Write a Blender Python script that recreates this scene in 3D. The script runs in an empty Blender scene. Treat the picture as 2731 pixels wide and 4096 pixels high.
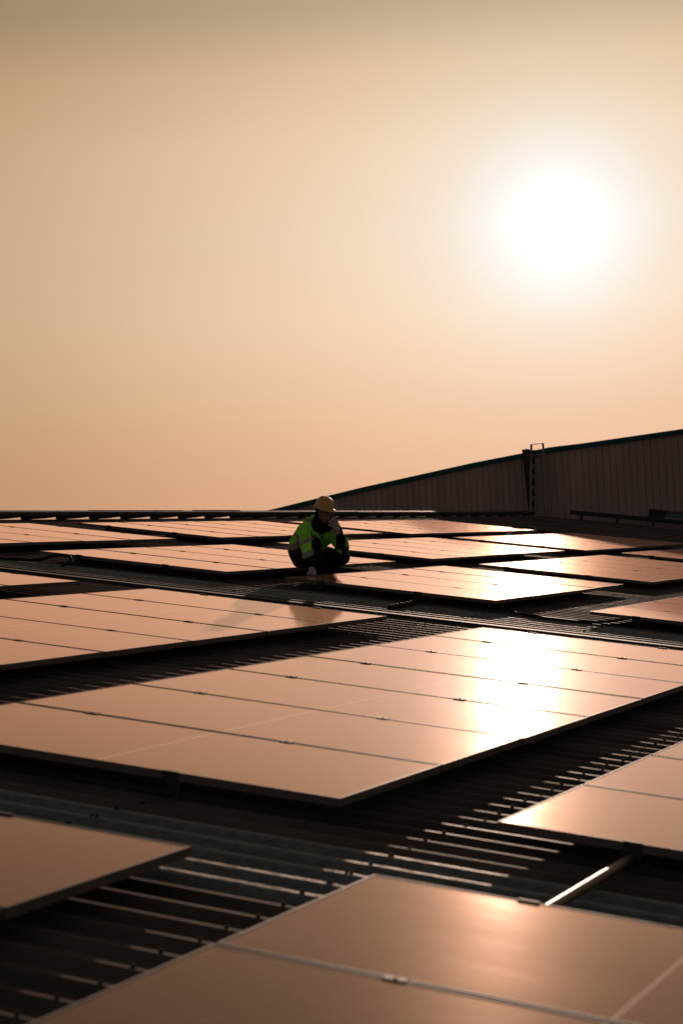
import bpy, bmesh, math, random
from mathutils import Vector, Matrix, noise
random.seed(7)
sc = bpy.context.scene
COL = sc.collection
R_ = math.radians

# ------------------------------------------------------------------ frames
# roof frame: u runs down the slope, v along the ridge, n is the roof normal
PITCH = R_(8.4)
PM = Matrix(((math.cos(PITCH), 0, math.sin(PITCH)), (0, 1, 0), (-math.sin(PITCH), 0, math.cos(PITCH))))
def W(u, v, n=0.0): return PM @ Vector((u, v, n))
PM4 = PM.to_4x4()
CAMR = Matrix(((0.9120217205853074, 0.4024096010779255, 0.07926470930247553),
               (0.086805030541759, -0.0005034001730150894, -0.9962251920422451),
               (-0.400850680245332, 0.9154595892486292, -0.03539028960376789)))
H = 1.4223; F = 7867.57
def ray(X, Y): return CAMR.transposed() @ Vector(((X-1365.5)/F, (Y-2048)/F, 1))
def at(X, Y, Z): return W(*(ray(X, Y)*Z + Vector((0, 0, H))))
CX = PM @ CAMR[0]; CY = -(PM @ CAMR[1]); CZ = -(PM @ CAMR[2])    # right, up, towards camera

# ------------------------------------------------------------------ materials
def mat(name, base, rough=.5, metal=0, spec=.5, sheen=None, noise_amt=0, noise_scale=5, bump=0, bump_scale=40, rvar=0, stretch=None):
    m = bpy.data.materials.new(name); m.use_nodes = True
    nt = m.node_tree; b = nt.nodes['Principled BSDF']
    b.inputs['Base Color'].default_value = (*base, 1); b.inputs['Roughness'].default_value = rough
    b.inputs['Metallic'].default_value = metal; b.inputs['Specular IOR Level'].default_value = spec
    if sheen:
        b.inputs['Sheen Weight'].default_value = sheen[0]; b.inputs['Sheen Roughness'].default_value = sheen[1]; b.inputs['Sheen Tint'].default_value = (*sheen[2], 1)
    tc = nt.nodes.new('ShaderNodeTexCoord'); mp = nt.nodes.new('ShaderNodeMapping')
    nt.links.new(tc.outputs['Object'], mp.inputs[0])
    if stretch: mp.inputs['Scale'].default_value = stretch
    if noise_amt or rvar:
        n = nt.nodes.new('ShaderNodeTexNoise'); n.inputs['Scale'].default_value = noise_scale; n.inputs['Detail'].default_value = 6
        nt.links.new(mp.outputs[0], n.inputs['Vector'])
    if noise_amt:
        r = nt.nodes.new('ShaderNodeMapRange'); r.inputs[1].default_value = .3; r.inputs[2].default_value = .7
        r.inputs[3].default_value = 1-noise_amt; r.inputs[4].default_value = 1+noise_amt
        mx = nt.nodes.new('ShaderNodeVectorMath'); mx.operation = 'SCALE'; mx.inputs[0].default_value = base
        nt.links.new(n.outputs[0], r.inputs[0]); nt.links.new(r.outputs[0], mx.inputs['Scale']); nt.links.new(mx.outputs[0], b.inputs['Base Color'])
    if rvar:
        r = nt.nodes.new('ShaderNodeMapRange'); r.inputs[1].default_value = .3; r.inputs[2].default_value = .7
        r.inputs[3].default_value = max(.02, rough-rvar); r.inputs[4].default_value = rough+rvar
        nt.links.new(n.outputs[0], r.inputs[0]); nt.links.new(r.outputs[0], b.inputs['Roughness'])
    if bump:
        n2 = nt.nodes.new('ShaderNodeTexNoise'); n2.inputs['Scale'].default_value = bump_scale; n2.inputs['Detail'].default_value = 4
        nt.links.new(mp.outputs[0], n2.inputs['Vector'])
        bp = nt.nodes.new('ShaderNodeBump'); bp.inputs['Strength'].default_value = bump; bp.inputs['Distance'].default_value = .01
        nt.links.new(n2.outputs[0], bp.inputs['Height']); nt.links.new(bp.outputs[0], b.inputs['Normal'])
    return m

def glass_mat():
    m = bpy.data.materials.new('panel_glass'); m.use_nodes = True
    nt = m.node_tree; N = nt.nodes; L = nt.links; b = N['Principled BSDF']
    tc = N.new('ShaderNodeTexCoord'); sep = N.new('ShaderNodeSeparateXYZ'); L.new(tc.outputs['Object'], sep.inputs[0])
    oi = N.new('ShaderNodeObjectInfo')
    # half-cut cell gap in the middle of the module
    d = N.new('ShaderNodeMath'); d.operation = 'SUBTRACT'; d.inputs[1].default_value = 1.139; L.new(sep.outputs[0], d.inputs[0])
    ab = N.new('ShaderNodeMath'); ab.operation = 'ABSOLUTE'; L.new(d.outputs[0], ab.inputs[0])
    lt = N.new('ShaderNodeMath'); lt.operation = 'LESS_THAN'; lt.inputs[1].default_value = .009; L.new(ab.outputs[0], lt.inputs[0])
    # fine cell grid
    w = N.new('ShaderNodeMath'); w.operation = 'MODULO'; w.inputs[1].default_value = .0915; L.new(ab.outputs[0], w.inputs[0])
    g1 = N.new('ShaderNodeMath'); g1.operation = 'LESS_THAN'; g1.inputs[1].default_value = .002; L.new(w.outputs[0], g1.inputs[0])
    w2 = N.new('ShaderNodeMath'); w2.operation = 'MODULO'; w2.inputs[1].default_value = .1845; L.new(sep.outputs[1], w2.inputs[0])
    g2 = N.new('ShaderNodeMath'); g2.operation = 'LESS_THAN'; g2.inputs[1].default_value = .002; L.new(w2.outputs[0], g2.inputs[0])
    gg = N.new('ShaderNodeMath'); gg.operation = 'MAXIMUM'; L.new(g1.outputs[0], gg.inputs[0]); L.new(g2.outputs[0], gg.inputs[1])
    g3 = N.new('ShaderNodeMath'); g3.operation = 'MULTIPLY'; g3.inputs[1].default_value = .12; L.new(gg.outputs[0], g3.inputs[0])
    mx0 = N.new('ShaderNodeMath'); mx0.operation = 'MAXIMUM'; L.new(lt.outputs[0], mx0.inputs[0]); L.new(g3.outputs[0], mx0.inputs[1])
    mc = N.new('ShaderNodeMix'); mc.data_type = 'RGBA'
    mc.inputs[6].default_value = (.012, .013, .020, 1); mc.inputs[7].default_value = (.55, .52, .50, 1)
    L.new(mx0.outputs[0], mc.inputs[0])
    # dust film: smears, rain streaks and drifts, different on every module
    off = N.new('ShaderNodeVectorMath'); off.operation = 'ADD'
    sc3 = N.new('ShaderNodeMath'); sc3.operation = 'MULTIPLY'; sc3.inputs[1].default_value = 37; L.new(oi.outputs['Random'], sc3.inputs[0])
    L.new(tc.outputs['Object'], off.inputs[0]); L.new(sc3.outputs[0], off.inputs[1])
    n1 = N.new('ShaderNodeTexNoise'); n1.inputs['Scale'].default_value = 1.6; n1.inputs['Detail'].default_value = 8; n1.inputs['Roughness'].default_value = .6
    mp = N.new('ShaderNodeMapping'); mp.inputs['Scale'].default_value = (.6, 1.6, 1); L.new(off.outputs[0], mp.inputs[0]); L.new(mp.outputs[0], n1.inputs['Vector'])
    n2 = N.new('ShaderNodeTexNoise'); n2.inputs['Scale'].default_value = 9; n2.inputs['Detail'].default_value = 5
    L.new(mp.outputs[0], n2.inputs['Vector'])
    mr = N.new('ShaderNodeMapRange'); mr.inputs[1].default_value = .3; mr.inputs[2].default_value = .75; mr.inputs[3].default_value = .08; mr.inputs[4].default_value = .20
    L.new(n1.outputs[0], mr.inputs[0])
    md = N.new('ShaderNodeMix'); md.data_type = 'RGBA'; md.inputs[7].default_value = (.46, .30, .21, 1)
    L.new(mr.outputs[0], md.inputs[0]); L.new(mc.outputs[2], md.inputs[6]); L.new(md.outputs[2], b.inputs['Base Color'])
    rr = N.new('ShaderNodeMapRange'); rr.inputs[1].default_value = .3; rr.inputs[2].default_value = .7; rr.inputs[3].default_value = .05; rr.inputs[4].default_value = .075
    ad = N.new('ShaderNodeMath'); ad.operation = 'ADD'; L.new(n1.outputs[0], ad.inputs[0])
    m2 = N.new('ShaderNodeMath'); m2.operation = 'MULTIPLY'; m2.inputs[1].default_value = .25; L.new(n2.outputs[0], m2.inputs[0]); L.new(m2.outputs[0], ad.inputs[1])
    sb = N.new('ShaderNodeMath'); sb.operation = 'SUBTRACT'; sb.inputs[1].default_value = .125; L.new(ad.outputs[0], sb.inputs[0])
    L.new(sb.outputs[0], rr.inputs[0]); L.new(rr.outputs[0], b.inputs['Roughness'])
    bp = N.new('ShaderNodeBump'); bp.inputs['Strength'].default_value = .03; bp.inputs['Distance'].default_value = .004
    L.new(n1.outputs[0], bp.inputs['Height'])
    # clear textured glass with a warm anti-reflective / dust tint over dark cells
    b.inputs['Specular IOR Level'].default_value = 0
    gl = N.new('ShaderNodeBsdfAnisotropic'); gl.inputs['Color'].default_value = (1, .78, .70, 1); gl.distribution = 'MULTI_GGX'
    gl2 = N.new('ShaderNodeBsdfAnisotropic'); gl2.inputs['Color'].default_value = (1, .72, .56, 1); gl2.inputs['Roughness'].default_value = .34
    gm = N.new('ShaderNodeMixShader'); gm.inputs[0].default_value = .045
    L.new(rr.outputs[0], gl.inputs['Roughness']); L.new(bp.outputs[0], gl.inputs['Normal']); L.new(bp.outputs[0], gl2.inputs['Normal'])
    L.new(gl.outputs[0], gm.inputs[1]); L.new(gl2.outputs[0], gm.inputs[2])
    fr_ = N.new('ShaderNodeFresnel'); fr_.inputs['IOR'].default_value = 1.44; L.new(bp.outputs[0], fr_.inputs['Normal'])
    ms = N.new('ShaderNodeMixShader'); L.new(fr_.outputs[0], ms.inputs[0]); L.new(b.outputs[0], ms.inputs[1]); L.new(gm.outputs[0], ms.inputs[2])
    sh = N.new('ShaderNodeBsdfSheen'); sh.inputs['Color'].default_value = (.222, .123, .089, 1); sh.inputs['Roughness'].default_value = .22
    ads = N.new('ShaderNodeAddShader'); L.new(ms.outputs[0], ads.inputs[0]); L.new(sh.outputs[0], ads.inputs[1])
    L.new(ads.outputs[0], N['Material Output'].inputs['Surface'])
    return m

M = dict(
    glass=glass_mat(),
    frame=mat('anodised_frame', (.105, .088, .080), .6, 0, spec=.2, noise_amt=.12, noise_scale=8),
    clamp=mat('clamp_metal', (.035, .032, .032), .65, 0, spec=.12),
    rail=mat('galvanised_rail', (.15, .125, .11), .5, 1),
    roof=mat('roof_sheet', (.085, .070, .063), .62, .0, spec=.015, sheen=(.075, .45, (1, .62, .45)), noise_amt=.5, noise_scale=2.2, rvar=.1, bump=.15, bump_scale=9, stretch=(.35, 1, 1)),
    rough=mat('weathered_translucent_sheet', (.15, .158, .152), .6, 0, spec=.03, sheen=(.22, .4, (1, .80, .66)), noise_amt=.3, noise_scale=40, bump=.9, bump_scale=45, stretch=(.4, 1, 1)),
    screw=mat('screw_head', (.02, .02, .02), .9, spec=.03),
    wall=mat('wall_sheet', (.31, .245, .22), .6, 0, spec=.15, noise_amt=.14, noise_scale=1.5, stretch=(1, 1, .15)),
    teal=mat('teal_fascia', (.009, .070, .088), .7, 0, spec=.1, noise_amt=.15),
    dark=mat('dark_painted_steel', (.038, .035, .034), .7, 0, spec=.12, noise_amt=.3),
    vent=mat('ridge_vent_sheet', (.075, .075, .065), .65, 0, spec=.15, noise_amt=.3, noise_scale=3),
    ventdark=mat('ridge_vent_dark', (.035, .033, .030), .7, 0, spec=.12, noise_amt=.3),
    cable=mat('cable_jacket', (.008, .008, .008), .75, spec=.05),
    turq=mat('turquoise_sheet', (.03, .06, .065), .5, 0, noise_amt=.4, noise_scale=4),
    ladder=mat('ladder_steel', (.18, .155, .14), .6, 0, noise_amt=.2),
    weed=mat('dry_grass', (.10, .11, .04), .8),
    ground=mat('ground', (.10, .085, .065), .95, noise_amt=.3, noise_scale=.05),
    hivis=mat('hi_vis_fabric', (.21, .66, .04), .8, noise_amt=.12, noise_scale=12, bump=.3, bump_scale=60),
    stripe=mat('reflective_tape', (.20, .19, .19), .5, noise_amt=.1),
    navy=mat('navy_fabric', (.006, .006, .007), .9, spec=.12, bump=.3, bump_scale=60),
    glove=mat('knit_glove', (.33, .29, .295), .9, bump=.5, bump_scale=160),
    helmet=mat('helmet_shell', (.47, .26, .065), .36, noise_amt=.06),
    skin=mat('skin', (.17, .09, .06), .6, spec=.2),
    black=mat('black_plastic', (.012, .012, .012), .4),
    strap=mat('strap_webbing', (.02, .018, .016), .8),
)

# ------------------------------------------------------------------ helpers
def box(bm, a, b, mi=0):
    x0, y0, z0 = a; x1, y1, z1 = b
    v = [bm.verts.new(p) for p in ((x0,y0,z0),(x1,y0,z0),(x1,y1,z0),(x0,y1,z0),(x0,y0,z1),(x1,y0,z1),(x1,y1,z1),(x0,y1,z1))]
    for f in ((3,2,1,0),(4,5,6,7),(0,1,5,4),(1,2,6,5),(2,3,7,6),(3,0,4,7)):
        q = bm.faces.new([v[i] for i in f]); q.material_index = mi
    return v
def bar(bm, p, q, w, h, up=Vector((0,0,1)), mi=0):
    p = Vector(p); q = Vector(q); d = (q-p).normalized(); s = d.cross(up)
    if s.length < 1e-4: s = d.cross(Vector((1,0,0)))
    s.normalize(); t = s.cross(d).normalized()
    ring = lambda c: [bm.verts.new(c + s*a*w/2 + t*b*h/2) for a, b in ((-1,-1),(1,-1),(1,1),(-1,1))]
    A = ring(p); B = ring(q)
    for i in range(4): bm.faces.new((A[i], A[(i+1)%4], B[(i+1)%4], B[i])).material_index = mi
    bm.faces.new(A[::-1]).material_index = mi; bm.faces.new(B).material_index = mi
def tube(bm, pts, r, seg=10, cap=True):
    pts = [Vector(p) for p in pts]; rs = r if isinstance(r, (list, tuple)) else [r]*len(pts)
    rings = []; s = None
    for i, p in enumerate(pts):
        d = (pts[min(i+1, len(pts)-1)]-pts[max(i-1, 0)]).normalized()
        if s is None: s = d.cross(Vector((0,0,1)))
        if s.length < 1e-3: s = d.cross(Vector((1,0,0)))
        s = (s - d*s.dot(d)).normalized(); t = d.cross(s)
        rings.append([bm.verts.new(p + (s*math.cos(a)+t*math.sin(a))*rs[i]) for a in [2*math.pi*k/seg for k in range(seg)]])
    for A, B in zip(rings, rings[1:]):
        for k in range(seg): bm.faces.new((A[k], A[(k+1)%seg], B[(k+1)%seg], B[k])).smooth = True
    if cap:      # caps on their own vertices so the sides keep clean normals
        bm.faces.new([bm.verts.new(v.co) for v in rings[0][::-1]]); bm.faces.new([bm.verts.new(v.co) for v in rings[-1]])
def spline(pts, n=8):
    P = [Vector(p) for p in pts]; P = [2*P[0]-P[1]]+P+[2*P[-1]-P[-2]]; out = []
    for i in range(1, len(P)-2):
        for k in range(n):
            t = k/n; a, b, c, d = P[i-1:i+3]
            out.append(.5*((2*b)+(c-a)*t+(2*a-5*b+4*c-d)*t*t+(3*b-a-3*c+d)*t**3))
    out.append(P[-2]); return out
def link(name, me, mats, parent=None, mx=None):
    o = bpy.data.objects.new(name, me); COL.objects.link(o)
    if not me.materials:
        for m in (mats if isinstance(mats, (list, tuple)) else [mats]): me.materials.append(m)
    if parent: o.parent = parent
    if mx is not None: o.matrix_local = mx
    return o
def mesh(name, bm):
    bmesh.ops.recalc_face_normals(bm, faces=bm.faces)
    me = bpy.data.meshes.new(name); bm.to_mesh(me); bm.free(); return me
def obj(name, bm, mats, parent=None, mx=None): return link(name, mesh(name, bm), mats, parent, mx)
def tag(o, label=None, cat=None, group=None, kind=None):
    if label: o['label'] = label
    if cat: o['category'] = cat
    if group: o['group'] = group
    if kind: o['kind'] = kind
    return o
def empty(name, mx):
    o = bpy.data.objects.new(name, None); COL.objects.link(o); o.matrix_world = mx; o.empty_display_size = .1; return o
def fr(u, v, n=0): return Matrix.Translation(W(u, v, n)) @ PM4
def bev(o, w=.004, s=2):
    m = o.modifiers.new('b', 'BEVEL'); m.width = w; m.segments = s; m.limit_method = 'ANGLE'; return o

# ------------------------------------------------------------------ roof
RIDGE = -16.15; Z0 = -.15; RP = .195; RH = .036
def rib_profile(v0, v1, dz=0, wide=0):
    out = []; k0 = math.floor(v0/RP); k1 = math.ceil(v1/RP)
    for k in range(k0, k1+1):
        c = k*RP
        for dv, z in ((-.036-wide*.4, 0), (-.013-wide, RH-.004), (-.008-wide*.4, RH+.001), (.008+wide*.4, RH+.001), (.013+wide, RH-.004), (.036+wide*.4, 0), (.090, 0), (.0975, .004), (.105, 0)):
            if v0-1e-6 <= c+dv <= v1+1e-6: out.append((c+dv, Z0+z+dz))
    return out
def roof_sheet(name, v0, v1, u0, u1, m, dz=0, screws=True, nu=60, wide=0):
    bm = bmesh.new(); prof = rib_profile(v0, v1, dz, wide)
    us = [u0+(u1-u0)*i/nu for i in range(nu+1)]
    rows = []
    for u in us:
        rows.append([bm.verts.new((u, v, z + .0012*noise.noise(Vector((u*.9, v*2.5, 0))))) for v, z in prof])
    for A, B in zip(rows, rows[1:]):
        for i in range(len(prof)-1): bm.faces.new((A[i], B[i], B[i+1], A[i+1]))
    if screws:
        k0 = math.ceil(v0/RP); k1 = math.floor(v1/RP)
        for pu in [RIDGE+.5+1.18*i for i in range(20)]:
            if not (u0 < pu < u1): continue
            for k in range(k0, k1+1):
                u = pu+random.uniform(-.02, .02); v = k*RP+random.uniform(-.006, .006); z = Z0+RH+dz+.002
                r = .0085
                A = [bm.verts.new((u+r*math.cos(a), v+r*math.sin(a), z)) for a in [math.pi*j/3 for j in range(6)]]
                B = [bm.verts.new((u+.7*r*math.cos(a), v+.7*r*math.sin(a), z+.010)) for a in [math.pi*j/3 for j in range(6)]]
                for j in range(6):
                    q = bm.faces.new((A[j], A[(j+1)%6], B[(j+1)%6], B[j])); q.material_index = 1
                bm.faces.new(B).material_index = 1
    me = bpy.data.meshes.new(name); bm.normal_update(); bm.to_mesh(me); bm.free()
    o = link(name, me, [m, M['screw']], mx=PM4); tag(o, kind='structure'); return o
roof_sheet('roof', -6, 49.98, RIDGE, 9, M['roof'])
s1 = roof_sheet('roof_skylight_strip', 5.87, 6.90, RIDGE+.2, 9, M['rough'], .004, nu=140, wide=.012)
s2 = roof_sheet('roof_skylight_strip', 16.84, 17.93, RIDGE+.2, 9, M['rough'], .004, nu=140, wide=.012)
# far slope, beyond the ridge
bm = bmesh.new(); prof = rib_profile(-6, 49.98)
c, s = math.cos(-2*PITCH), math.sin(-2*PITCH)
A = [bm.verts.new((RIDGE, v, z)) for v, z in prof]
B = [bm.verts.new((RIDGE-14*math.cos(2*PITCH), v, z-14*math.sin(2*PITCH))) for v, z in prof]
for i in range(len(prof)-1): bm.faces.new((A[i], A[i+1], B[i+1], B[i]))
tag(obj('roof_far_slope', bm, M['roof'], mx=PM4), kind='structure')
# ground far below
bm = bmesh.new()
g = [bm.verts.new(p) for p in ((-3000, -3000, -9), (3000, -3000, -9), (3000, 3000, -9), (-3000, 3000, -9))]; bm.faces.new(g)
tag(obj('ground', bm, M['ground']), kind='structure')

# lap flashing beside the far skylight strip
t = empty('flashing_strip', fr(-11, 16.62)); tag(t, 'long dark raised metal strip crossing the roof behind the largest panel group', 'flashing')
bm = bmesh.new()
for v in (0,):
    box(bm, (-5, -.10, Z0+.001), (19, .10, Z0+.058))
bev(obj('cover', bm, M['dark'], t), .006)
bm = bmesh.new(); box(bm, (-5, .065, Z0+.0582), (19, .098, Z0+.066)); obj('edge_trim', bm, M['rail'] if 0 else M['vent'], t)

# ------------------------------------------------------------------ solar arrays
L_, Wd, PP = 2.278, 1.134, 1.154
def frame_bm():
    bm = bmesh.new(); T = .035; lp = .008
    o = [(0,0),(L_,0),(L_,Wd),(0,Wd)]; i = [(lp,lp),(L_-lp,lp),(L_-lp,Wd-lp),(lp,Wd-lp)]
    ot = [bm.verts.new((x,y,0)) for x,y in o]; ob = [bm.verts.new((x,y,-T)) for x,y in o]
    it = [bm.verts.new((x,y,0)) for x,y in i]; ib = [bm.verts.new((x,y,-T)) for x,y in i]
    for k in range(4):
        j = (k+1)%4
        bm.faces.new((ot[k],ot[j],it[j],it[k])); bm.faces.new((ob[j],ob[k],ib[k],ib[j]))
        bm.faces.new((ob[k],ob[j],ot[j],ot[k])); bm.faces.new((it[k],it[j],ib[j],ib[k]))
    bmesh.ops.recalc_face_normals(bm, faces=bm.faces)
    e = [e for e in bm.edges if all(abs(v.co.z) < 1e-6 for v in e.verts) and len([v for v in e.verts if v in ot]) == 2]
    bmesh.ops.bevel(bm, geom=e, offset=.0018, segments=2, affect='EDGES')
    return bm
ME_frame = mesh('frame', frame_bm()); ME_frame.materials.append(M['frame'])
bm = bmesh.new(); box(bm, (.0105,.0105,-.006), (L_-.0105,Wd-.0105,-.0018)); ME_glass = mesh('glass', bm); ME_glass.materials.append(M['glass'])
def clampmid():
    bm = bmesh.new(); box(bm, (-.033,-.019,.0005), (.033,.019,.0035)); box(bm, (-.036,-.007,-.036), (.036,.007,.0005))
    tube(bm, [(0,0,.0045),(0,0,.0065)], .006, 6); return bm
ME_mid = mesh('mid_clamp', clampmid()); ME_mid.materials.append(M['clamp'])
def clampend(sg):
    bm = bmesh.new()
    box(bm, (-.036,0,.0005), (.036,-.0) if 0 else (.036, .011*1, .0045))
    box(bm, (-.036,-.006,-.075), (.036,-.001,.0045)); box(bm, (-.036,-.034,-.080), (.036,-.001,-.075))
    box(bm, (-.030,-.040,-.062), (-.022,-.006,-.040)); tube(bm, [(0,-.018,-.075),(0,-.018,-.063)], .008, 6)
    if sg < 0:
        for v in bm.verts: v.co.y = -v.co.y
    return bm
ME_endf = mesh('end_clamp', clampend(1)); ME_endb = mesh('end_clamp', clampend(-1))
for m in (ME_endf, ME_endb): m.materials.append(M['clamp'])
bm = bmesh.new(); box(bm, (-.02,-.022,-.111), (.02,.022,-.105)); box(bm, (.020,-.022,-.111), (.025,.022,-.038)); tube(bm, [(0,0,-.105),(0,0,-.094)], .009, 6)
ME_foot = mesh('rail_foot', bm); ME_foot.materials.append(M['rail'])
def add(name, me, parent, loc, rot=(0,0,0)):
    o = bpy.data.objects.new(name, me); COL.objects.link(o); o.parent = parent; o.location = loc; o.rotation_euler = rot; return o
def array(u0, v0, n, c, d, label, ext=(-.03, .12), ext_d=None):
    t = empty('solar_array', fr(u0, v0)); tag(t, label, 'solar panels', 'solar panel groups on the metal roof')
    for k in range(n):
        p = add('solar_panel', ME_frame, t, (random.uniform(-.003,.003), k*PP+.01+random.uniform(-.001,.001), random.uniform(-.0015,.0015)),
                (random.uniform(-.0005,.0005), random.uniform(-.0004,.0004), random.uniform(-.0004,.0004)))
        add('glass', ME_glass, p, (0,0,0))
    for q in (c, d):
        u = q*L_
        for k in range(1, n): add('mid_clamp', ME_mid, t, (u+random.uniform(-.01,.01), k*PP, 0), (0,0,random.uniform(-.04,.04)))
        add('end_clamp', ME_endf, t, (u, .01, 0)); add('end_clamp', ME_endb, t, (u, n*PP-.01, 0))
        e = ext_d if (ext_d and q == d) else ext
        bm = bmesh.new(); tube(bm, [(u, -e[0], -.060), (u, n*PP+e[1], -.060)], .020, 14); obj('mounting_rail', bm, M['rail'], t)
        for k in range(n+1):
            v = min(max(k*PP, .08), n*PP-.08); kk = round((v0+v)/RP)*RP - v0
            add('rail_foot', ME_foot, t, (u+.022, kk, 0))
    return t
ARR = [
 (-5.335, 7.19, 7, .189, .66, 'largest panel group filling the picture centre, blazing with sun glare', {}),
 (-8.47, 7.19, 7, .24, .717, 'panel group left of the largest central group, with a grey shadow smear', {}),
 (-11.39, 8.23, 6, .22, .7, 'small panel corner at the left edge, beyond the group with the shadow smear', {}),
 (-2.42, 2.574, 3, .239, .70, 'brown dim panel group at the bottom right corner, nearest to the camera', {'ext': (-.03, .0)}),
 (-5.352, 1.363, 4, .2, .667, 'dark brown corner of a panel group at the lower left, beside bare ribbed roof', {}),
 (-2.41, 7.238, 7, .238, .70, 'panel group at lower right edge, joined by a bare pipe to the nearest group', {'ext': (1.35, .12)}),
 (-5.285, 18.128, 4, .2, .7, 'panel group cut by the right edge, just beyond the largest central group', {}),
 (-8.53, 18.175, 4, .175, .64, 'glaring panel group the crouching worker rests a hand on', {'ext_d': (-.03, 1.07)}),
 (-11.422, 18.073, 4, .22, .68, 'panel group just left of and behind the crouching worker', {'ext_d': (-.03, .12)}),
 (-14.50, 18.035, 4, .22, .645, 'panel group at the far left edge below the ridge vent', {'ext_d': (-.03, 1.16)}),
 (-8.471, 23.85, 5, .17, .64, 'panel group right of the worker, beyond the glaring group under the hand', {}),
 (-11.436, 23.976, 5, .22, .68, 'panel group immediately right of the worker, level with the jacket', {}),
 (-14.48, 23.873, 5, .22, .68, 'panel group left of the helmet, close under the ridge vent', {}),
 (-14.278, 30.3, 6, .22, .68, 'far panel group right of the radio, close under the ridge vent', {}),
 (-11.337, 30.56, 6, .22, .68, 'far panel group at right, half in the shadow of the metal wall', {}),
 (-8.553, 30.877, 5, .22, .68, 'thin wedge of a panel group at the right edge below the shaded far group', {}),
]
for u0, v0, n, c_, d_, lab, kw in ARR: array(u0, v0, n, c_, d_, lab, **kw)

# ------------------------------------------------------------------ ridge vent
t = empty('ridge_vent', fr(RIDGE, 18)); tag(t, 'long low dark ridge cap on brackets along the skyline, light showing beneath', 'ridge vent')
def seg(name, parts, m):
    bm = bmesh.new()
    for a, b in parts: box(bm, a, b)
    return bev(obj(name, bm, m, t), .003, 1)
LV = 31.4
joints = [0]+[2.1+i*2.93+random.uniform(-.2,.2) for i in range(10)]+[LV]
for i, (a, b) in enumerate(zip(joints, joints[1:])):
    dz = random.uniform(-.004, .004)
    bm = bmesh.new(); box(bm, (-.09, a+.012, -.022+dz), (.07, b-.0, .010+dz)); box(bm, (-.08, a+.012, -.050+dz), (.055, b, -.0215+dz))
    bev(obj('cap_rail', bm, M['vent'], t), .004, 1)
seg('upper_edge', [((-.13, 0, .0105), (-.075, LV, .016))], M['teal'])
k = .2
kk = []
while k < LV-.6:
    kk.append(k); k += .983
for k in kk:
    # slanted saddle plate under the cap: a long wedge
    bm = bmesh.new(); a, b = k-.02, k+.965
    pr = [(a, -.051), (b, -.051), (b, -.070), (a+.55, -.098), (a+.16, -.112), (a, -.113)]
    x0, x1 = -.045, .012
    P = [bm.verts.new((x0, y, z)) for y, z in pr]; Q = [bm.verts.new((x1, y, z)) for y, z in pr]
    bm.faces.new(P); bm.faces.new(Q[::-1])
    for i in range(len(pr)): j = (i+1) % len(pr); bm.faces.new((P[i], P[j], Q[j], Q[i]))
    obj('saddle_plate', bm, M['ventdark'], t)
    bm = bmesh.new(); box(bm, (.013, k-.035, -.14), (.03, k-.008, -.052)); box(bm, (.013, k+.012, -.14), (.03, k+.035, -.052)); box(bm, (.005, k-.045, -.150), (.07, k+.065, -.139))
    obj('bracket', bm, M['dark'], t)
seg('lower_strip', [((-.03, 0, -.1215), (-.015, LV, -.1145))], M['ventdark'])
bm = bmesh.new(); n = int(LV/.05); prev = None
for i in range(n+1):
    v = i*.05; ph = (v % 1.2)/1.2
    z = -.150+.018*max(0, math.sin(ph*math.pi*2))**.6*(.8+.3*noise.noise(Vector((v, 0, 3))))
    cur = [bm.verts.new((-.16, v, -.17)), bm.verts.new((-.12, v, z)), bm.verts.new((.02, v, z)), bm.verts.new((.22, v, -.149+RH*.3))]
    if prev:
        for a in range(3): bm.faces.new((prev[a], cur[a], cur[a+1], prev[a+1]))
    prev = cur
obj('base_flashing', bm, M['roof'], t)
bm = bmesh.new(); box(bm, (-.10, 12.6, .0105), (-.05, 14.4, .022))
for i in range(36): box(bm, (-.10, 12.6+i*.05, .0222), (-.06, 12.625+i*.05, .028))
box(bm, (-.10, 9.1, .0105), (-.05, 12.2, .018))
for i in range(52): box(bm, (-.10, 9.1+i*.06, .0182), (-.06, 9.13+i*.06, .024))
obj('toothed_closure', bm, M['vent'], t)

# ------------------------------------------------------------------ gable wall
WV = 50.0
def wz(u, n): p = W(u, 0, n); return p.x, p.z
top_pts = [(-25.6,-1.13), (-24.24,-.69), (-23.94,-.60), (-21.32,.22), (-18.09,1.16), (-16.8,1.50), (-16.04,1.72), (-15.1,1.90), (-12.49,2.46), (-9.5,3.10), (-4, 4.2), (3, 5.6)]
top = [wz(*p) for p in top_pts]
def top_z(x):
    for (x0, z0), (x1, z1) in zip(top, top[1:]):
        if x0 <= x <= x1: return z0+(z1-z0)*(x-x0)/(x1-x0)
    return top[0][1] if x < top[0][0] else top[-1][1]
t = empty('warehouse', Matrix.Translation(W(RIDGE, WV, Z0))); tag(t, 'brown ribbed metal warehouse wall under a sloping teal roof edge', 'building')
org = W(RIDGE, WV, Z0)
bm = bmesh.new(); P = .185
x = top[0][0]; xe = top[-1][0]; prof = []; i = 0
while x < xe:
    w = .012 if i % 5 else .026
    prof += [(x, 0), (x+.010, .018), (x+.010+w, .018), (x+.020+w, 0)]; prof += [(x+P*.5, 0), (x+P*.5+.004, -.003), (x+P*.5+.02, 0)]
    x += P+random.uniform(-.004, .004); i += 1
prev = None
for x, dy in prof:
    a = bm.verts.new((x-org.x, dy, -9-org.z)); b = bm.verts.new((x-org.x, dy, top_z(x)-.05-org.z))
    if prev: bm.faces.new((prev[0], a, b, prev[1]))
    prev = (a, b)
obj('wall', bm, M['wall'], t)
bm = bmesh.new(); pts = top
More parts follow.
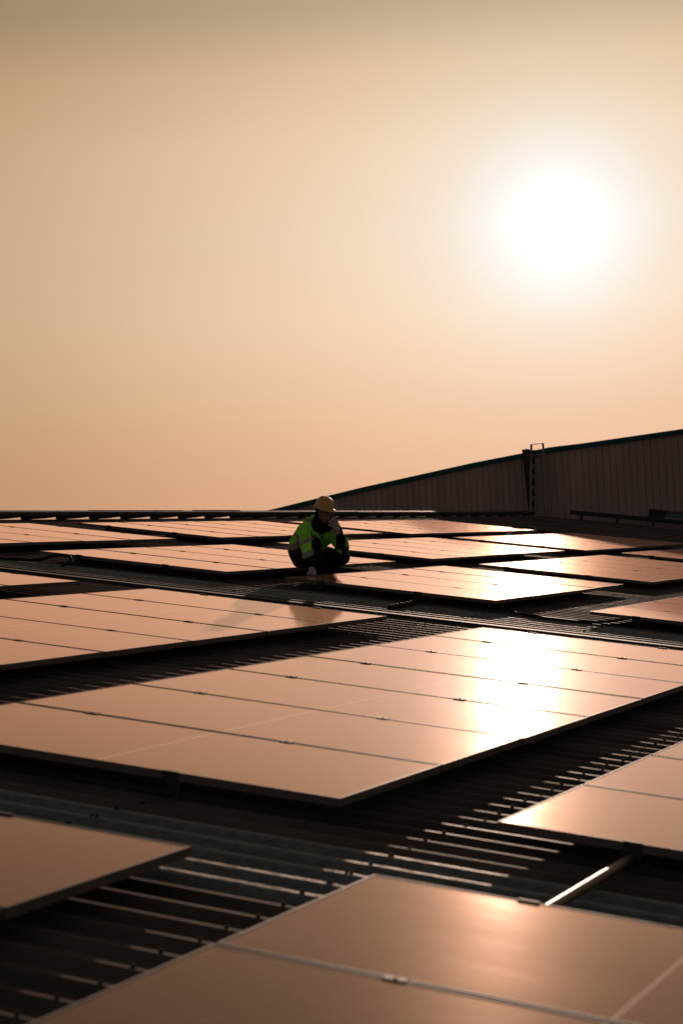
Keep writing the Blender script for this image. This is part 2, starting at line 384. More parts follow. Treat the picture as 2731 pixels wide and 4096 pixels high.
for (x0, z0), (x1, z1) in zip(pts, pts[1:]):
    A = [bm.verts.new((x0-org.x, y, z0+dz-org.z)) for y, dz in ((-.07,-.125),(-.07,0),(.05,-.012),(.05,-.125))]
    B = [bm.verts.new((x1-org.x, y, z1+dz-org.z)) for y, dz in ((-.07,-.125),(-.07,0),(.05,-.012),(.05,-.125))]
    for i in range(4): bm.faces.new((A[i], A[(i+1)%4], B[(i+1)%4], B[i]))
obj('roof_trim', bm, M['teal'], t)
bm = bmesh.new()
for (x0, z0), (x1, z1) in zip(pts, pts[1:]):
    q = [bm.verts.new(p) for p in ((x0-org.x,.05,z0-.06-org.z),(x1-org.x,.05,z1-.06-org.z),(x1-org.x,26,z1-.5-org.z),(x0-org.x,26,z0-.5-org.z))]; bm.faces.new(q)
obj('roof', bm, M['teal'], t)
bm = bmesh.new(); box(bm, (top[0][0]-org.x, 25.9, -9-org.z), (top[-1][0]-org.x, 26, top[0][1]-.1-org.z)); 
box(bm, (top[-1][0]-org.x-.1, .05, -9-org.z), (top[-1][0]-org.x, 25.9, top[-1][1]-.1-org.z)); obj('side_wall', bm, M['wall'], t)

# dark gutter box in front of the wall
t = empty('gutter', fr(-14.88, 49.0)); tag(t, 'long black gutter trough lying along the foot of the ribbed wall at right', 'gutter')
bm = bmesh.new(); box(bm, (-.12,-.10,.028), (9,.10,.138)); bev(obj('trough', bm, M['dark'], t), .008)
bm = bmesh.new()
for i in range(10): box(bm, (.15+i*.95, -.05, Z0+.03), (.19+i*.95, .05, .027))
obj('support', bm, M['dark'], t)
# turquoise ventilator cowl
t = empty('ventilator', fr(-12.9, 49.55)); tag(t, 'rounded turquoise sheet metal cowl behind the gutter at the right edge', 'ventilator')
bm = bmesh.new(); rings = []
for i in range(14):
    u = -.02+i*.16; r = .17 if i > 2 else .165
    rings.append([bm.verts.new((u+.03*math.sin(j*.4), -.16*math.cos(math.pi*j/12), .16+r*math.sin(math.pi*j/12)*(1+.04*noise.noise(Vector((u*3, j*.5, 1)))))) for j in range(13)])
for A, B in zip(rings, rings[1:]):
    for j in range(12): bm.faces.new((A[j], A[j+1], B[j+1], B[j]))
bm.faces.new(rings[0]); bm.faces.new(rings[-1][::-1]); obj('cowl', bm, M['turq'], t)
bm = bmesh.new(); box(bm, (-.10,-.17,Z0+.02), (2.1,.17,.158)); obj('base_box', bm, M['wall'], t)
bm = bmesh.new(); box(bm, (-.16,-.18,.10), (.28,.18,.335)); bev(obj('end_cap', bm, M['ventdark'], t), .02)

# ------------------------------------------------------------------ ladder, leaning sheets
t = empty('ladder', fr(-16.2, 49.6)); tag(t, 'upright steel ladder leaning on the ribbed wall and rising above its edge', 'ladder')
inv = t.matrix_world.inverted()
def lp(X, Y, Z=52.0): return inv @ at(X, Y, Z)
up = Vector((0,1,0))
TL, TR, BL, BR = lp(2123.5,1779), lp(2170,1773), lp(2121,2062,51.6), lp(2187,2062,51.6)
for a, b in ((TL, BL), (TR, BR)):
    bm = bmesh.new(); bar(bm, a, b, .045, .05, up); obj('side_rail', bm, M['ladder'], t)
bm = bmesh.new(); bar(bm, TL+Vector((-.03,0,.0)), TR+Vector((.03,0,.0)), .06, .02, Vector((0,0,1))); obj('top_bar', bm, M['ladder'], t)
for y in (1818, 1862, 1904, 1948, 1992, 2034):
    f = (y-1776)/(2062-1776); a = TL.lerp(BL, f); b = TR.lerp(BR, f)
    bm = bmesh.new(); bar(bm, a, b, .03, .03, up); o = obj('rung', bm, M['ladder'], t)
    d = (b-a)*.22; dn = (BL-TL)*.055; dn2 = (BR-TR)*.055
    bm = bmesh.new(); bar(bm, a+d, a+dn, .015, .015, up); bar(bm, b-d, b+dn2, .015, .015, up); obj('brace', bm, M['ladder'], o)
t = empty('metal_sheet', fr(-16.6, 49.8)); tag(t, 'tall narrow dark metal sheets propped against the wall left of the ladder', 'metal sheets')
inv = t.matrix_world.inverted()
for (a, b, c2, d2, z, nm) in (((2086,1797),(2118,1800),(2123,2060),(2114,2060),51.9,'front_sheet'), ((2099,1794),(2136,1802),(2137,2050),(2119,2055),52.0,'rear_sheet')):
    bm = bmesh.new(); F0 = [inv @ at(*q, z) for q in (a, b, c2, d2)]; F1 = [inv @ at(*q, z+.05) for q in (a, b, c2, d2)]
    A = [bm.verts.new(p) for p in F0]; B = [bm.verts.new(p) for p in F1]
    bm.faces.new(A); bm.faces.new(B[::-1])
    for i in range(4): bm.faces.new((A[i], A[(i+1)%4], B[(i+1)%4], B[i]))
    obj(nm, bm, M['dark'] if nm == 'front_sheet' else M['ventdark'], t)
# weeds on the wall head
bm = bmesh.new(); o0 = at(2150, 1800, 52.3)
for i in range(60):
    p = Vector((random.uniform(-.17,.13), random.uniform(-.04,.04), random.uniform(-.03,.0))); a = random.uniform(-1,1); l = random.uniform(.02,.07)
    q = p+Vector((math.sin(a)*l, 0, abs(math.cos(a))*l)); v = [bm.verts.new(p), bm.verts.new(p+Vector((.008,.004,0))), bm.verts.new(q)]; bm.faces.new(v)
o = obj('weeds', bm, M['weed'], mx=Matrix.Translation(o0)); tag(o, 'wisp of dry weeds on the wall top beside the ladder', 'weeds', kind='stuff')

# ------------------------------------------------------------------ cables
def cable(pts, r, label, twist=False):
    o0 = W(*pts[0]); P = [W(*p)-o0 for p in spline(pts, 10)]
    bm = bmesh.new()
    if twist:
        n = len(P)
        for ph in (0, math.pi):
            Q = []
            for i, p in enumerate(P):
                a = i*.75+ph; Q.append(p+Vector((math.cos(a)*.3, math.sin(a)*.5, .012+math.sin(a)*r*.9/1.0 if 0 else .0))*0 + (CX*math.cos(a)*.3+CY*math.sin(a))*r*.8 + Vector((0,0,r*.6)))
            tube(bm, Q, r, 8)
    else: tube(bm, P, r, 8)
    return tag(obj('cable', bm, M['cable'], mx=Matrix.Translation(o0)), label, 'cable')
z = Z0+RH+.022
cable([(-13.2,17.35,z),(-12.3,17.5,z),(-11.7,17.62,z),(-11.25,17.72,z+.015),(-11.2,17.95,z+.05),(-11.1,18.02,z+.075),(-10.95,17.95,z+.075),(-10.85,17.78,z+.03),(-10.82,17.6,z)], .016, 'thick black cable looping up over the roof ribs at the left edge')
cable([(-6.86,16.95,z),(-6.90,17.2,z),(-6.93,17.6,z),(-7.02,18.05,z),(-7.10,18.4,z+.02),(-7.12,18.7,z+.06)], .017, 'short twisted black cable hanging from the glaring group onto the ribs', True)
cable([(-6.75,19.2,z+.03),(-6.42,18.85,z),(-6.13,18.35,z),(-5.95,18.05,z),(-5.66,17.92,z),(-5.4,17.9,z),(-5.22,18.05,z),(-5.15,18.4,z),(-5.1,18.9,z+.01)], .013, 'thin black cable snaking across ribs toward the right edge panel group')
cable([(-12.9,36.6,z),(-12.75,37.6,z+.02),(-12.7,38.4,z+.06),(-12.45,38.4,z+.03),(-12.0,38.2,z),(-11.4,37.9,z)], .03, 'black cable hump between the two farthest panel groups at right')

# ------------------------------------------------------------------ person
def frame_at(c): return Matrix.Translation(c)
PO = at(1262, 2338, 21.45)
person = empty('person', Matrix.Translation(PO)); tag(person, 'crouching worker in green hi-vis jacket and yellow helmet holding a radio to the mouth', 'person')
def Q(X, Y, Z): return at(X, Y, Z)-PO
def ball(bm, c, rad, roll=0, yaw=0, pitch=0, seg=20):
    Bm = Matrix((CX, CY, CZ)).transposed()
    rot = Bm @ (Matrix.Rotation(roll, 3, 'Z') @ Matrix.Rotation(yaw, 3, 'Y') @ Matrix.Rotation(pitch, 3, 'X'))
    r = bmesh.ops.create_uvsphere(bm, u_segments=seg, v_segments=seg//2+2, radius=1)
    for v in r['verts']: v.co = c + rot @ Vector((v.co.x*rad[0], v.co.y*rad[1], v.co.z*rad[2]))
def limb(bm, pts, seg=14, n=5):
    # pts: (Vector, radius)
    for (p, r), (q, s) in zip(pts, pts[1:]):
        d = q-p; ax = d.normalized(); a = ax.cross(CZ if abs(ax.dot(CZ)) < .9 else CX).normalized(); b = ax.cross(a); rings = []
        steps = [(-r*math.cos(t), r*math.sin(t), p) for t in (.25, .6, 1.0, 1.35)] + [(None, None, None)] + [(s*math.cos(t), s*math.sin(t), q) for t in (1.35, 1.0, .6, .25)]
        cs = []
        for o, rr, c in steps:
            if c is None:
                for k in range(n+1): f = k/n; cs.append((p.lerp(q, f), r+(s-r)*f))
            else: cs.append((c+ax*o, rr))
        for c, rr in cs: rings.append([bm.verts.new(c+(a*math.cos(t)+b*math.sin(t))*rr) for t in [2*math.pi*k/seg for k in range(seg)]])
        for A, B in zip(rings, rings[1:]):
            for k in range(seg): bm.faces.new((A[k], A[(k+1)%seg], B[(k+1)%seg], B[k]))
        bm.faces.new(rings[0][::-1]); bm.faces.new(rings[-1])
def fuse(name, bm, vox, mats, parent, smooth=6, wr=0, wf=18, paint=None):
    bmesh.ops.recalc_face_normals(bm, faces=bm.faces)
    me = bpy.data.meshes.new('tmp'); bm.to_mesh(me); bm.free()
    o = bpy.data.objects.new('tmp', me); COL.objects.link(o)
    m = o.modifiers.new('r', 'REMESH'); m.mode = 'VOXEL'; m.voxel_size = vox; m.adaptivity = 0
    if smooth: m2 = o.modifiers.new('s', 'SMOOTH'); m2.iterations = smooth; m2.factor = .5
    dg = bpy.context.evaluated_depsgraph_get(); dg.update()
    me2 = bpy.data.meshes.new_from_object(o.evaluated_get(dg)); bpy.data.objects.remove(o); bpy.data.meshes.remove(me)
    me2.name = name; me2.materials.clear()
    for mm in (mats if isinstance(mats, list) else [mats]): me2.materials.append(mm)
    if wr:
        nrm = [v.normal.copy() for v in me2.vertices]
        for v, nn in zip(me2.vertices, nrm):
            c = v.co; w = noise.noise(Vector((c.x*wf, c.y*wf, c.z*wf*.55)))+.5*noise.noise(c*wf*2.3)
            v.co = c+nn*wr*w
    for p in me2.polygons: p.use_smooth = True
    if paint:
        for p in me2.polygons: p.material_index = paint(p.center, p.normal)
    o = bpy.data.objects.new(name, me2); COL.objects.link(o); o.parent = parent; return o

HZ = 21.05
# joints
hip = Q(1213,2212,21.72); hipR = Q(1203,2216,21.62); hipL = Q(1228,2216,21.80)
kneeR = Q(1262,2215,21.18); kneeL = Q(1371,2229,21.30)
ankR = Q(1252,2318,21.40); ankL = Q(1300,2320,21.66)
chest = Q(1268,2135,21.30); belly = Q(1232,2178,21.52); neck = Q(1290,2100,21.14)
shR = Q(1238,2100,21.16); shL = Q(1336,2124,21.22)
elR = Q(1229,2180,21.02); wrR = Q(1246,2270,20.74)
elL = Q(1371,2188,21.10); wrL = Q(1349,2134,20.98)
head = Q(1298,2052,HZ)
# body: head, neck, torso, limbs in one skin
bm = bmesh.new()
ball(bm, head, (.074,.108,.094), roll=.06, yaw=.30, pitch=.12)
ball(bm, Q(1298,2070,HZ-.045), (.055,.052,.045), roll=.06)               # jaw
ball(bm, Q(1300,2084,HZ-.075), (.024,.018,.016))                         # chin
limb(bm, [(Q(1304,2049,HZ-.088), .009), (Q(1305.5,2060,HZ-.112), .0135)])    # nose
ball(bm, Q(1299,2062,HZ-.092), (.009,.008,.009)); ball(bm, Q(1311,2062,HZ-.090), (.009,.008,.009))
ball(bm, Q(1302,2042,HZ-.075), (.055,.012,.018), roll=.05)                # brow
ball(bm, Q(1303,2072,HZ-.088), (.024,.0055,.012)); ball(bm, Q(1303,2075.5,HZ-.086), (.021,.006,.012))  # lips
ball(bm, Q(1283,2058,HZ-.062), (.022,.018,.02)); ball(bm, Q(1317,2059,HZ-.055), (.020,.018,.02))     # cheeks
ball(bm, Q(1269,2053,HZ+.02), (.010,.032,.022)); ball(bm, Q(1327,2055,HZ+.03), (.010,.030,.022))      # ears
limb(bm, [(neck, .062), (head, .055)]); limb(bm, [(neck, .08), (chest, .10), (belly, .10), (hip, .12)])
limb(bm, [(shR, .045), (elR, .036), (wrR, .026)]); limb(bm, [(shL, .045), (elL, .036), (wrL, .026)])
limb(bm, [(chest, .09), (shR, .055)]); limb(bm, [(chest, .09), (shL, .055)])
limb(bm, [(hipR, .085), (Q(1262,2222,21.22), .05), (ankR, .04)]); limb(bm, [(hipL, .085), (kneeL, .05), (Q(1345,2250,21.42), .04), (ankL, .04)])
body = fuse('body', bm, .0065, [M['skin']], person, 3)
# eyes
for X, sgn in ((1290.5, -1), (1313.5, 1)):
    bm = bmesh.new(); ball(bm, Q(X, 2049.5, HZ-.072), (.012,.0085,.010)); o = obj('eye', bm, M['black'], body)
    for p in o.data.polygons: p.use_smooth = True
# balaclava / liner under the helmet
bm = bmesh.new(); ball(bm, Q(1295,2045,HZ+.03), (.092,.100,.085), roll=.05)
ball(bm, Q(1266,2062,HZ+.035), (.022,.055,.05)); ball(bm, Q(1328,2056,HZ+.03), (.014,.045,.05)); limb(bm, [(Q(1284,2085,HZ+.05), .07), (Q(1288,2108,21.16), .085)])
fuse('head_liner', bm, .006, [M['navy']], person, 4)

# jacket
bm = bmesh.new()
back = Q(1205,2140,21.50)
limb(bm, [(Q(1276,2118,21.24), .125), (Q(1240,2140,21.40), .15), (Q(1218,2168,21.55), .145), (Q(1200,2188,21.66), .135)])
limb(bm, [(Q(1245,2112,21.24), .100), (Q(1222,2140,21.42), .10), (Q(1184,2175,21.60), .085)])
limb(bm, [(Q(1310,2132,21.22), .108), (Q(1286,2152,21.36), .112), (Q(1258,2178,21.50), .115)])
limb(bm, [(Q(1262,2102,21.20), .07), (Q(1237,2102,21.18), .082)]); limb(bm, [(Q(1300,2120,21.2), .09), (Q(1334,2130,21.22), .075)])
limb(bm, [(shR, .085), (Q(1229,2140,21.06), .083), (elR, .078), (Q(1235,2212,20.94), .070), (Q(1242,2242,20.84), .066), (Q(1245,2268,20.77), .058)])
limb(bm, [(shL, .078), (Q(1352,2162,21.14), .080), (elL, .078), (Q(1362,2160,21.02), .066), (Q(1352,2142,20.99), .052)])
limb(bm, [(Q(1258,2080,21.22), .040), (Q(1247,2090,21.18), .06)])
for a in (0,): limb(bm, [(Q(1262,2062,21.20), .020), (Q(1246,2080,21.16), .035)])
def S(c):   # back to photo-like person coordinates
    d = c; return d.dot(CX), d.dot(CY)
SCL = F/21.2
def px(c): x, y = S(c); return 1262+x*SCL, 2338-y*SCL
def jacket_paint(c, n):
    X, Y = px(c); depth = c.dot(CZ)
    # right sleeve bands (image left)
    arm = X < 1258 and depth > .30
    if arm and Y > 2112:
        yy = Y + (X-1230)*.42
        if 2150 < yy < 2166: return 1
        if 2201 < yy < 2224: return 1
        if yy >= 2224: return 2
        if X > 1249 and Y > 2135: return 2
        return 0
    if X > 1345 and Y > 2128:
        return 0 if (X > 1384 and Y < 2182) or (Y > 2193 and X < 1368) else 2
    if X > 1352 and Y <= 2128: return 2
    if X < 1262 and Y > 2128 and depth < .30:
        if Y > 2176+(X-1160)*-.55 and Y < 2210 and X < 1200: return 1
        if abs((Y-2140)-(X-1184)*.7) < 9 and X < 1196: return 1
    # braces: band over each shoulder
    if abs((Y-2075)-(X-1230)*.22) < 6 and 1222 < X < 1254: return 1
    if abs(X-(1251+(Y-2090)*.25)) < 5.5 and 2078 < Y < 2124: return 1
    if 1246 < X < 1283 and Y > 2142 and depth > .1: return 2
    if (X-1290)**2/26**2+(Y-2098)**2/24**2 < 1: return 2
    return 0
jk = fuse('jacket', bm, .0075, [M['hivis'], M['stripe'], M['navy']], person, 5, wr=.017, wf=14, paint=jacket_paint)
# collar, front placket, pocket flap and snaps
bm = bmesh.new()
limb(bm, [(Q(1266,2064,21.13), .026), (Q(1258,2096,21.06), .030), (Q(1275,2122,21.00), .026)])
fuse('collar', bm, .006, [M['navy']], jk, 4, wr=.004)
bm = bmesh.new(); limb(bm, [(Q(1324,2090,21.10), .028), (Q(1322,2108,21.06), .034), (Q(1314,2118,21.03), .028)])
limb(bm, [(Q(1275,2108,21.02), .040), (Q(1298,2118,21.00), .035)])
fuse('collar', bm, .006, [M['navy']], jk, 4, wr=.004)
bm = bmesh.new()
v = [Q(1246,2124,20.985), Q(1270,2132,20.985), Q(1286,2160,21.00), Q(1272,2150,20.995), Q(1254,2140,20.99)]
A = [bm.verts.new(p) for p in v]; B = [bm.verts.new(p-CZ*.012) for p in v]; bm.faces.new(A); bm.faces.new(B[::-1])
for i in range(5): bm.faces.new((A[i], A[(i+1)%5], B[(i+1)%5], B[i]))
obj('lapel', bm, M['hivis'], jk)
bm = bmesh.new(); v = [Q(1300,2128,21.075), Q(1334,2130,21.08), Q(1338,2154,21.09), Q(1322,2162,21.09), Q(1304,2156,21.08)]
A = [bm.verts.new(p) for p in v]; B = [bm.verts.new(p-CZ*.01) for p in v]; bm.faces.new(A); bm.faces.new(B[::-1])
for i in range(5): bm.faces.new((A[i], A[(i+1)%5], B[(i+1)%5], B[i]))
obj('pocket', bm, M['hivis'], jk)
for X, Y, Z in ((1263,2139,20.975), (1285,2152,20.985), (1293.5,2127,21.06), (1317,2154,21.07)):
    bm = bmesh.new(); ball(bm, Q(X, Y, Z), (.0085,.0085,.006), seg=10); obj('snap_button', bm, M['black'], jk)

# trousers and boots
bm = bmesh.new()
limb(bm, [(Q(1196,2212,21.66), .118), (Q(1216,2226,21.50), .12), (Q(1262,2222,21.22), .092)])
limb(bm, [(Q(1214,2208,21.78), .12), (Q(1290,2222,21.60), .112), (kneeL, .078)])
limb(bm, [(Q(1186,2204,21.74), .098), (Q(1208,2238,21.62), .108)])
limb(bm, [(Q(1262,2222,21.22), .092), (Q(1254,2262,21.30), .082), (Q(1250,2306,21.42), .062)])
limb(bm, [(kneeL, .080), (Q(1336,2246,21.42), .078), (Q(1306,2276,21.56), .080), (Q(1292,2312,21.66), .066)])
limb(bm, [(Q(1300,2232,21.50), .10), (Q(1285,2262,21.54), .09)])
tr = fuse('trousers', bm, .008, [M['navy']], person, 5, wr=.007, wf=15)
bm = bmesh.new(); tube(bm, [Q(1186,2257,21.6), Q(1190,2263,21.6), Q(1192,2267,21.6)], .003, 6); obj('drawcord', bm, M['strap'], tr)
for X, Z in ((1248, 21.40), (1290, 21.68)):
    bm = bmesh.new(); c0 = Q(X, 2326, Z); limb(bm, [(c0+CY*.02, .055), (c0-CY*.005+CZ*.05, .05), (c0-CY*.015+CZ*.15, .04)])
    fuse('boot', bm, .008, [M['black']], person, 3)

# gloves
def finger(bm, pts, r=.0098): limb(bm, [(p, r*(1-.08*i)) for i, p in enumerate(pts)], seg=10, n=2)
bm = bmesh.new()   # resting on the panel, knuckles up
hz = 20.70
limb(bm, [(Q(1245,2268,20.76), .034), (Q(1247,2284,20.72), .036)])
ball(bm, Q(1249,2288,hz), (.046,.026,.040), roll=.1)
for i, (X, dz) in enumerate(((1235,.02),(1243.5,-.015),(1252,-.03),(1260.5,-.02))):
    finger(bm, [Q(X+2,2287,hz-.01+dz), Q(X,2290,hz-.045+dz), Q(X-.5,2298,hz-.062+dz), Q(X+1,2301.5,hz-.045+dz)], .0105)
finger(bm, [Q(1236,2290,hz+.01), Q(1230,2296,hz-.02), Q(1234,2301,hz-.04)], .0105)
fuse('glove', bm, .0038, [M['glove']], person, 2)
bm = bmesh.new()   # holding the radio
gz = 20.93
limb(bm, [(Q(1354,2146,20.985), .036), (Q(1348,2130,20.96), .033), (Q(1345,2112,gz+.01), .036)])
limb(bm, [(Q(1347,2116,gz+.01), .034), (Q(1343,2092,gz+.005), .030)], n=3)
limb(bm, [(Q(1338,2118,gz+.02), .030), (Q(1334,2100,gz+.02), .026)], n=3)
for i, (x0, y0, x1, y1, x2, y2) in enumerate(((1348,2084,1340,2073,1332,2072), (1344,2092,1333,2081,1324,2079), (1341,2101,1329,2092,1320,2088), (1338,2109,1326,2104,1318,2099))):
    finger(bm, [Q(x0, y0, gz-.02), Q(x1, y1, gz-.038), Q(x2, y2, gz-.030), Q(x2-3, y2+3, gz-.010)], .0118)
finger(bm, [Q(1336,2113,gz+.03), Q(1326,2108,gz+.04), Q(1322,2096,gz+.04)], .0115)
fuse('glove', bm, .0038, [M['glove']], person, 2)

# two-way radio in the hand
ro = at(1334, 2090, gz+.012); t = empty('handheld_radio', Matrix.Translation(ro)); tag(t, 'small black two-way radio with stub antenna in the raised gloved hand', 'radio')
def RQ(X, Y, Z=gz+.012): return at(X, Y, Z)-ro
bm = bmesh.new(); bar(bm, RQ(1325,2112), RQ(1342,2066), .030, .046, CZ); bev(obj('radio_body', bm, M['black'], t), .006)
bm = bmesh.new(); tube(bm, [RQ(1346.5,2070), RQ(1348.5,2066), RQ(1358,2050.4)], [.0060,.0050,.0036], 10); obj('antenna', bm, M['black'], t)
bm = bmesh.new(); tube(bm, [RQ(1339,2068), RQ(1341,2062)], .006, 10); obj('volume_knob', bm, M['black'], t)

# helmet
hc = Q(1297, 2026, HZ+.01)
yaw = .38
Bm = Matrix((CX, CY, CZ)).transposed()
HR = (Bm @ Matrix.Rotation(-.13, 3, 'Z') @ Matrix.Rotation(yaw, 3, 'Y') @ Matrix.Rotation(.13, 3, 'X')).to_4x4()   # local: x right, y up, z front
bm = bmesh.new(); seg_, rings = 40, []
prof = [(0, .112), (.03, .110), (.055, .102), (.076, .087), (.090, .066), (.0975, .042), (.101, .018), (.103, .0), (.104, -.008)]
for r, y in prof[1:]:
    ring = []
    for k in range(seg_):
        a = 2*math.pi*k/seg_; x = math.sin(a)*r*.93; zf = math.cos(a)*r*1.17
        ring.append(bm.verts.new((x, y, zf)))
    rings.append(ring)
# brim: peak at the front, narrow rim elsewhere
for r_off, y in ((.012, -.012), (.012, -.016), (-.004, -.014)):
    ring = []
    for k in range(seg_):
        a = 2*math.pi*k/seg_; f = max(0, math.cos(a))**1.5
        rr = .104+r_off+(.032*f if r_off > 0 else 0); ring.append(bm.verts.new((math.sin(a)*rr*.93, y-.014*f, math.cos(a)*rr*1.17)))
    rings.append(ring)
topv = bm.verts.new((0, .1125, 0))
for k in range(seg_): bm.faces.new((topv, rings[0][(k+1)%seg_], rings[0][k]))
for A, B in zip(rings, rings[1:]):
    for k in range(seg_): bm.faces.new((A[k], A[(k+1)%seg_], B[(k+1)%seg_], B[k]))
for f in bm.faces: f.smooth = True
helm = obj('helmet', bm, M['helmet'], person, Matrix.Translation(hc) @ HR)
so = helm.modifiers.new('s', 'SOLIDIFY'); so.thickness = .003
bm = bmesh.new()
for x0 in (-.022, 0, .022):
    pts = []
    for k in range(13):
        a = R_(-62+k*10.5); pts.append((x0*(1-.25*abs(math.sin(a))), .111*math.cos(a)-.002-abs(x0)*.08, .114*math.sin(a)))
    tube(bm, pts, [.002]+[.0065]*11+[.002], 8)
obj('crown_ridge', bm, M['helmet'], helm)
bm = bmesh.new()
for sg in (-1, 1): box(bm, (sg*.099-.008, -.016, -.018), (sg*.099+.008, .014, .018))
bev(obj('strap_lug', bm, M['helmet'], helm), .004)
bm = bmesh.new(); tube(bm, spline([Q(1268,2040,HZ-.02), Q(1273,2062,HZ-.07), Q(1284,2084,HZ-.085), Q(1300,2093,HZ-.085), Q(1316,2086,HZ-.06), Q(1325,2062,HZ-.03), Q(1329,2038,HZ)]), .0035, 6)
obj('chin_strap', bm, M['strap'], helm, (Matrix.Translation(hc) @ HR).inverted())
bm = bmesh.new(); tube(bm, spline([Q(1331,2033,HZ-.06), Q(1331,2046,HZ-.06), Q(1326.5,2056,HZ-.06), Q(1324.5,2061,HZ-.06)]), .0035, 6)
obj('strap_end', bm, M['strap'], helm, (Matrix.Translation(hc) @ HR).inverted())

# ------------------------------------------------------------------ camera
cam = bpy.data.cameras.new('camera'); co = bpy.data.objects.new('camera', cam); COL.objects.link(co); sc.camera = co
cam.sensor_fit = 'VERTICAL'; cam.sensor_height = 36; cam.sensor_width = 24; cam.lens = F/4096*36
cam.clip_start = .1; cam.clip_end = 6000
rot = Matrix((CX, CY, CZ)).transposed().to_4x4(); co.matrix_world = Matrix.Translation(W(0, 0, H)) @ rot
cam.dof.use_dof = True; cam.dof.focus_distance = 21.2; cam.dof.aperture_fstop = 4.0

# ------------------------------------------------------------------ light
sund = (PM @ ray(2226, 888)).normalized()
elev = math.asin(sund.z); az = math.atan2(sund.x, sund.y)
print('sun elev', math.degrees(elev), 'az', math.degrees(az))
sl = bpy.data.lights.new('sun', 'SUN'); sl.energy = 3.2; sl.angle = R_(.55); sl.color = (1, .71, .54)
so = bpy.data.objects.new('sun', sl); COL.objects.link(so)
so.rotation_euler = sund.to_track_quat('Z', 'Y').to_euler()

wd = bpy.data.worlds.new('World'); sc.world = wd; wd.use_nodes = True
nt = wd.node_tree; N = nt.nodes; L = nt.links; bg = N['Background']
sky = N.new('ShaderNodeTexSky'); sky.sky_type = 'NISHITA'; sky.sun_disc = False; sky.sun_elevation = elev; sky.sun_rotation = az
sky.dust_density = 6; sky.air_density = 1.5
tc = N.new('ShaderNodeTexCoord'); nrm = N.new('ShaderNodeVectorMath'); nrm.operation = 'NORMALIZE'; L.new(tc.outputs['Generated'], nrm.inputs[0])
def mth(op, a, b=None):
    n = N.new('ShaderNodeMath'); n.operation = op
    for i, q in enumerate((a, b)):
        if q is None: continue
        if isinstance(q, (int, float)): n.inputs[i].default_value = q
        else: L.new(q, n.inputs[i])
    return n.outputs[0]
# angle from the sun: 2*asin(|d-s|/2) keeps precision near the disc
df = N.new('ShaderNodeVectorMath'); df.operation = 'SUBTRACT'; L.new(nrm.outputs[0], df.inputs[0]); df.inputs[1].default_value = sund
ln = N.new('ShaderNodeVectorMath'); ln.operation = 'LENGTH'; L.new(df.outputs[0], ln.inputs[0])
theta = mth('MULTIPLY', mth('ARCSINE', mth('MULTIPLY', ln.outputs['Value'], .5)), 2*180/math.pi)
sp = N.new('ShaderNodeSeparateXYZ'); L.new(nrm.outputs[0], sp.inputs[0])
el = mth('MULTIPLY', mth('ARCSINE', mth('MAXIMUM', sp.outputs[2], 0)), 180/math.pi)
def ramp(fac, stops, scale):
    r = N.new('ShaderNodeValToRGB'); cr = r.color_ramp; cr.interpolation = 'LINEAR'
    while len(cr.elements) > 1: cr.elements.remove(cr.elements[-1])
    for i, (p, c) in enumerate(stops):
        e = cr.elements[0] if i == 0 else cr.elements.new(p)
        e.position = p; e.color = (*[x/scale for x in c], 1)
    L.new(fac, r.inputs[0]); return r.outputs[0]
G = [(0,(3.4,3.2,2.9)), (.7,(2.2,2.08,1.92)), (1.1,(1.35,1.3,1.22)), (1.45,(1.03,1.005,.975)), (1.75,(.985,.96,.92)), (2.15,(.96,.91,.85)), (2.6,(.945,.865,.765)), (3.2,(.93,.805,.675)), (4.3,(.915,.745,.595)), (5.8,(.885,.69,.515)), (7.2,(.855,.65,.47)),
     (9,(.81,.60,.42)), (12,(.72,.52,.35)), (16,(.60,.42,.265)), (22,(.48,.33,.21)), (32,(.33,.23,.15)), (55,(.24,.19,.15)), (90,(.23,.195,.175)), (180,(.22,.20,.19))]
V = [(0,(.97,.73,.60)), (2.4,(.99,.80,.71)), (4,(1.0,.86,.79)), (7,(1.03,1.0,.98)), (9.4,(.985,.99,1)), (12,(.95,.93,.90)), (14,(.86,.82,.76)), (15.7,(.62,.62,.59)), (20,(.50,.49,.46)), (30,(.38,.38,.38)), (50,(.36,.38,.42)), (90,(.36,.40,.46))]
def lerp_stops(st, xs, key):
    out = []
    for x in xs:
        for (a, ca), (b, cb) in zip(st, st[1:]):
            if a <= x <= b:
                f = (x-a)/(b-a); out.append((key(x), tuple(p+(q-p)*f for p, q in zip(ca, cb)))); break
    return out
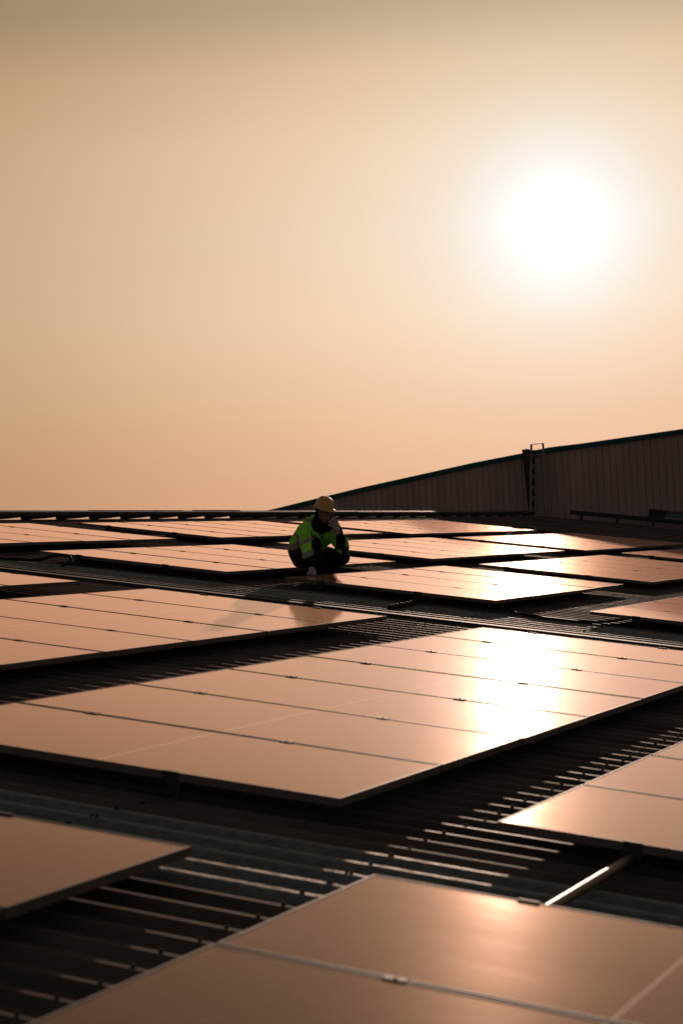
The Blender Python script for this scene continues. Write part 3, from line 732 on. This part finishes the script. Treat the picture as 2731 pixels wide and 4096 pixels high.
thf = mth('SQRT', mth('DIVIDE', theta, 180.0)); elf = mth('SQRT', mth('DIVIDE', el, 90.0))
gcol = ramp(thf, [(math.sqrt(a/180), c) for a, c in G], 6.0)
vcol = ramp(elf, [(math.sqrt(a/90), c) for a, c in V], 2.0)
mul = N.new('ShaderNodeVectorMath'); mul.operation = 'MULTIPLY'; L.new(gcol, mul.inputs[0]); L.new(vcol, mul.inputs[1])
mul2 = N.new('ShaderNodeVectorMath'); mul2.operation = 'SCALE'; L.new(mul.outputs[0], mul2.inputs[0]); mul2.inputs['Scale'].default_value = 12.0
skn = N.new('ShaderNodeVectorMath'); skn.operation = 'SCALE'; L.new(sky.outputs[0], skn.inputs[0]); skn.inputs['Scale'].default_value = .0004
addn = N.new('ShaderNodeVectorMath'); addn.operation = 'ADD'; L.new(mul2.outputs[0], addn.inputs[0]); L.new(skn.outputs[0], addn.inputs[1])
hz_ = N.new('ShaderNodeTexNoise'); hz_.inputs['Scale'].default_value = 3.5; hz_.inputs['Detail'].default_value = 5; hz_.inputs['Roughness'].default_value = .55
hm = N.new('ShaderNodeMapping'); hm.inputs['Scale'].default_value = (1, 1, 3.2); L.new(nrm.outputs[0], hm.inputs[0]); L.new(hm.outputs[0], hz_.inputs['Vector'])
hr = N.new('ShaderNodeMapRange'); hr.inputs[1].default_value = .25; hr.inputs[2].default_value = .75; hr.inputs[3].default_value = .975; hr.inputs[4].default_value = 1.02; L.new(hz_.outputs[0], hr.inputs[0])
hs = N.new('ShaderNodeVectorMath'); hs.operation = 'SCALE'; L.new(addn.outputs[0], hs.inputs[0]); L.new(hr.outputs[0], hs.inputs['Scale'])
L.new(hs.outputs[0], bg.inputs[0]); bg.inputs[1].default_value = 1.0

sc.view_settings.view_transform = 'Standard'; sc.view_settings.look = 'None'; sc.view_settings.exposure = 0; sc.view_settings.gamma = 1
sc.cycles.sample_clamp_direct = 6.0; sc.cycles.sample_clamp_indirect = 4.0; sc.cycles.max_bounces = 6; sc.cycles.use_denoising = True
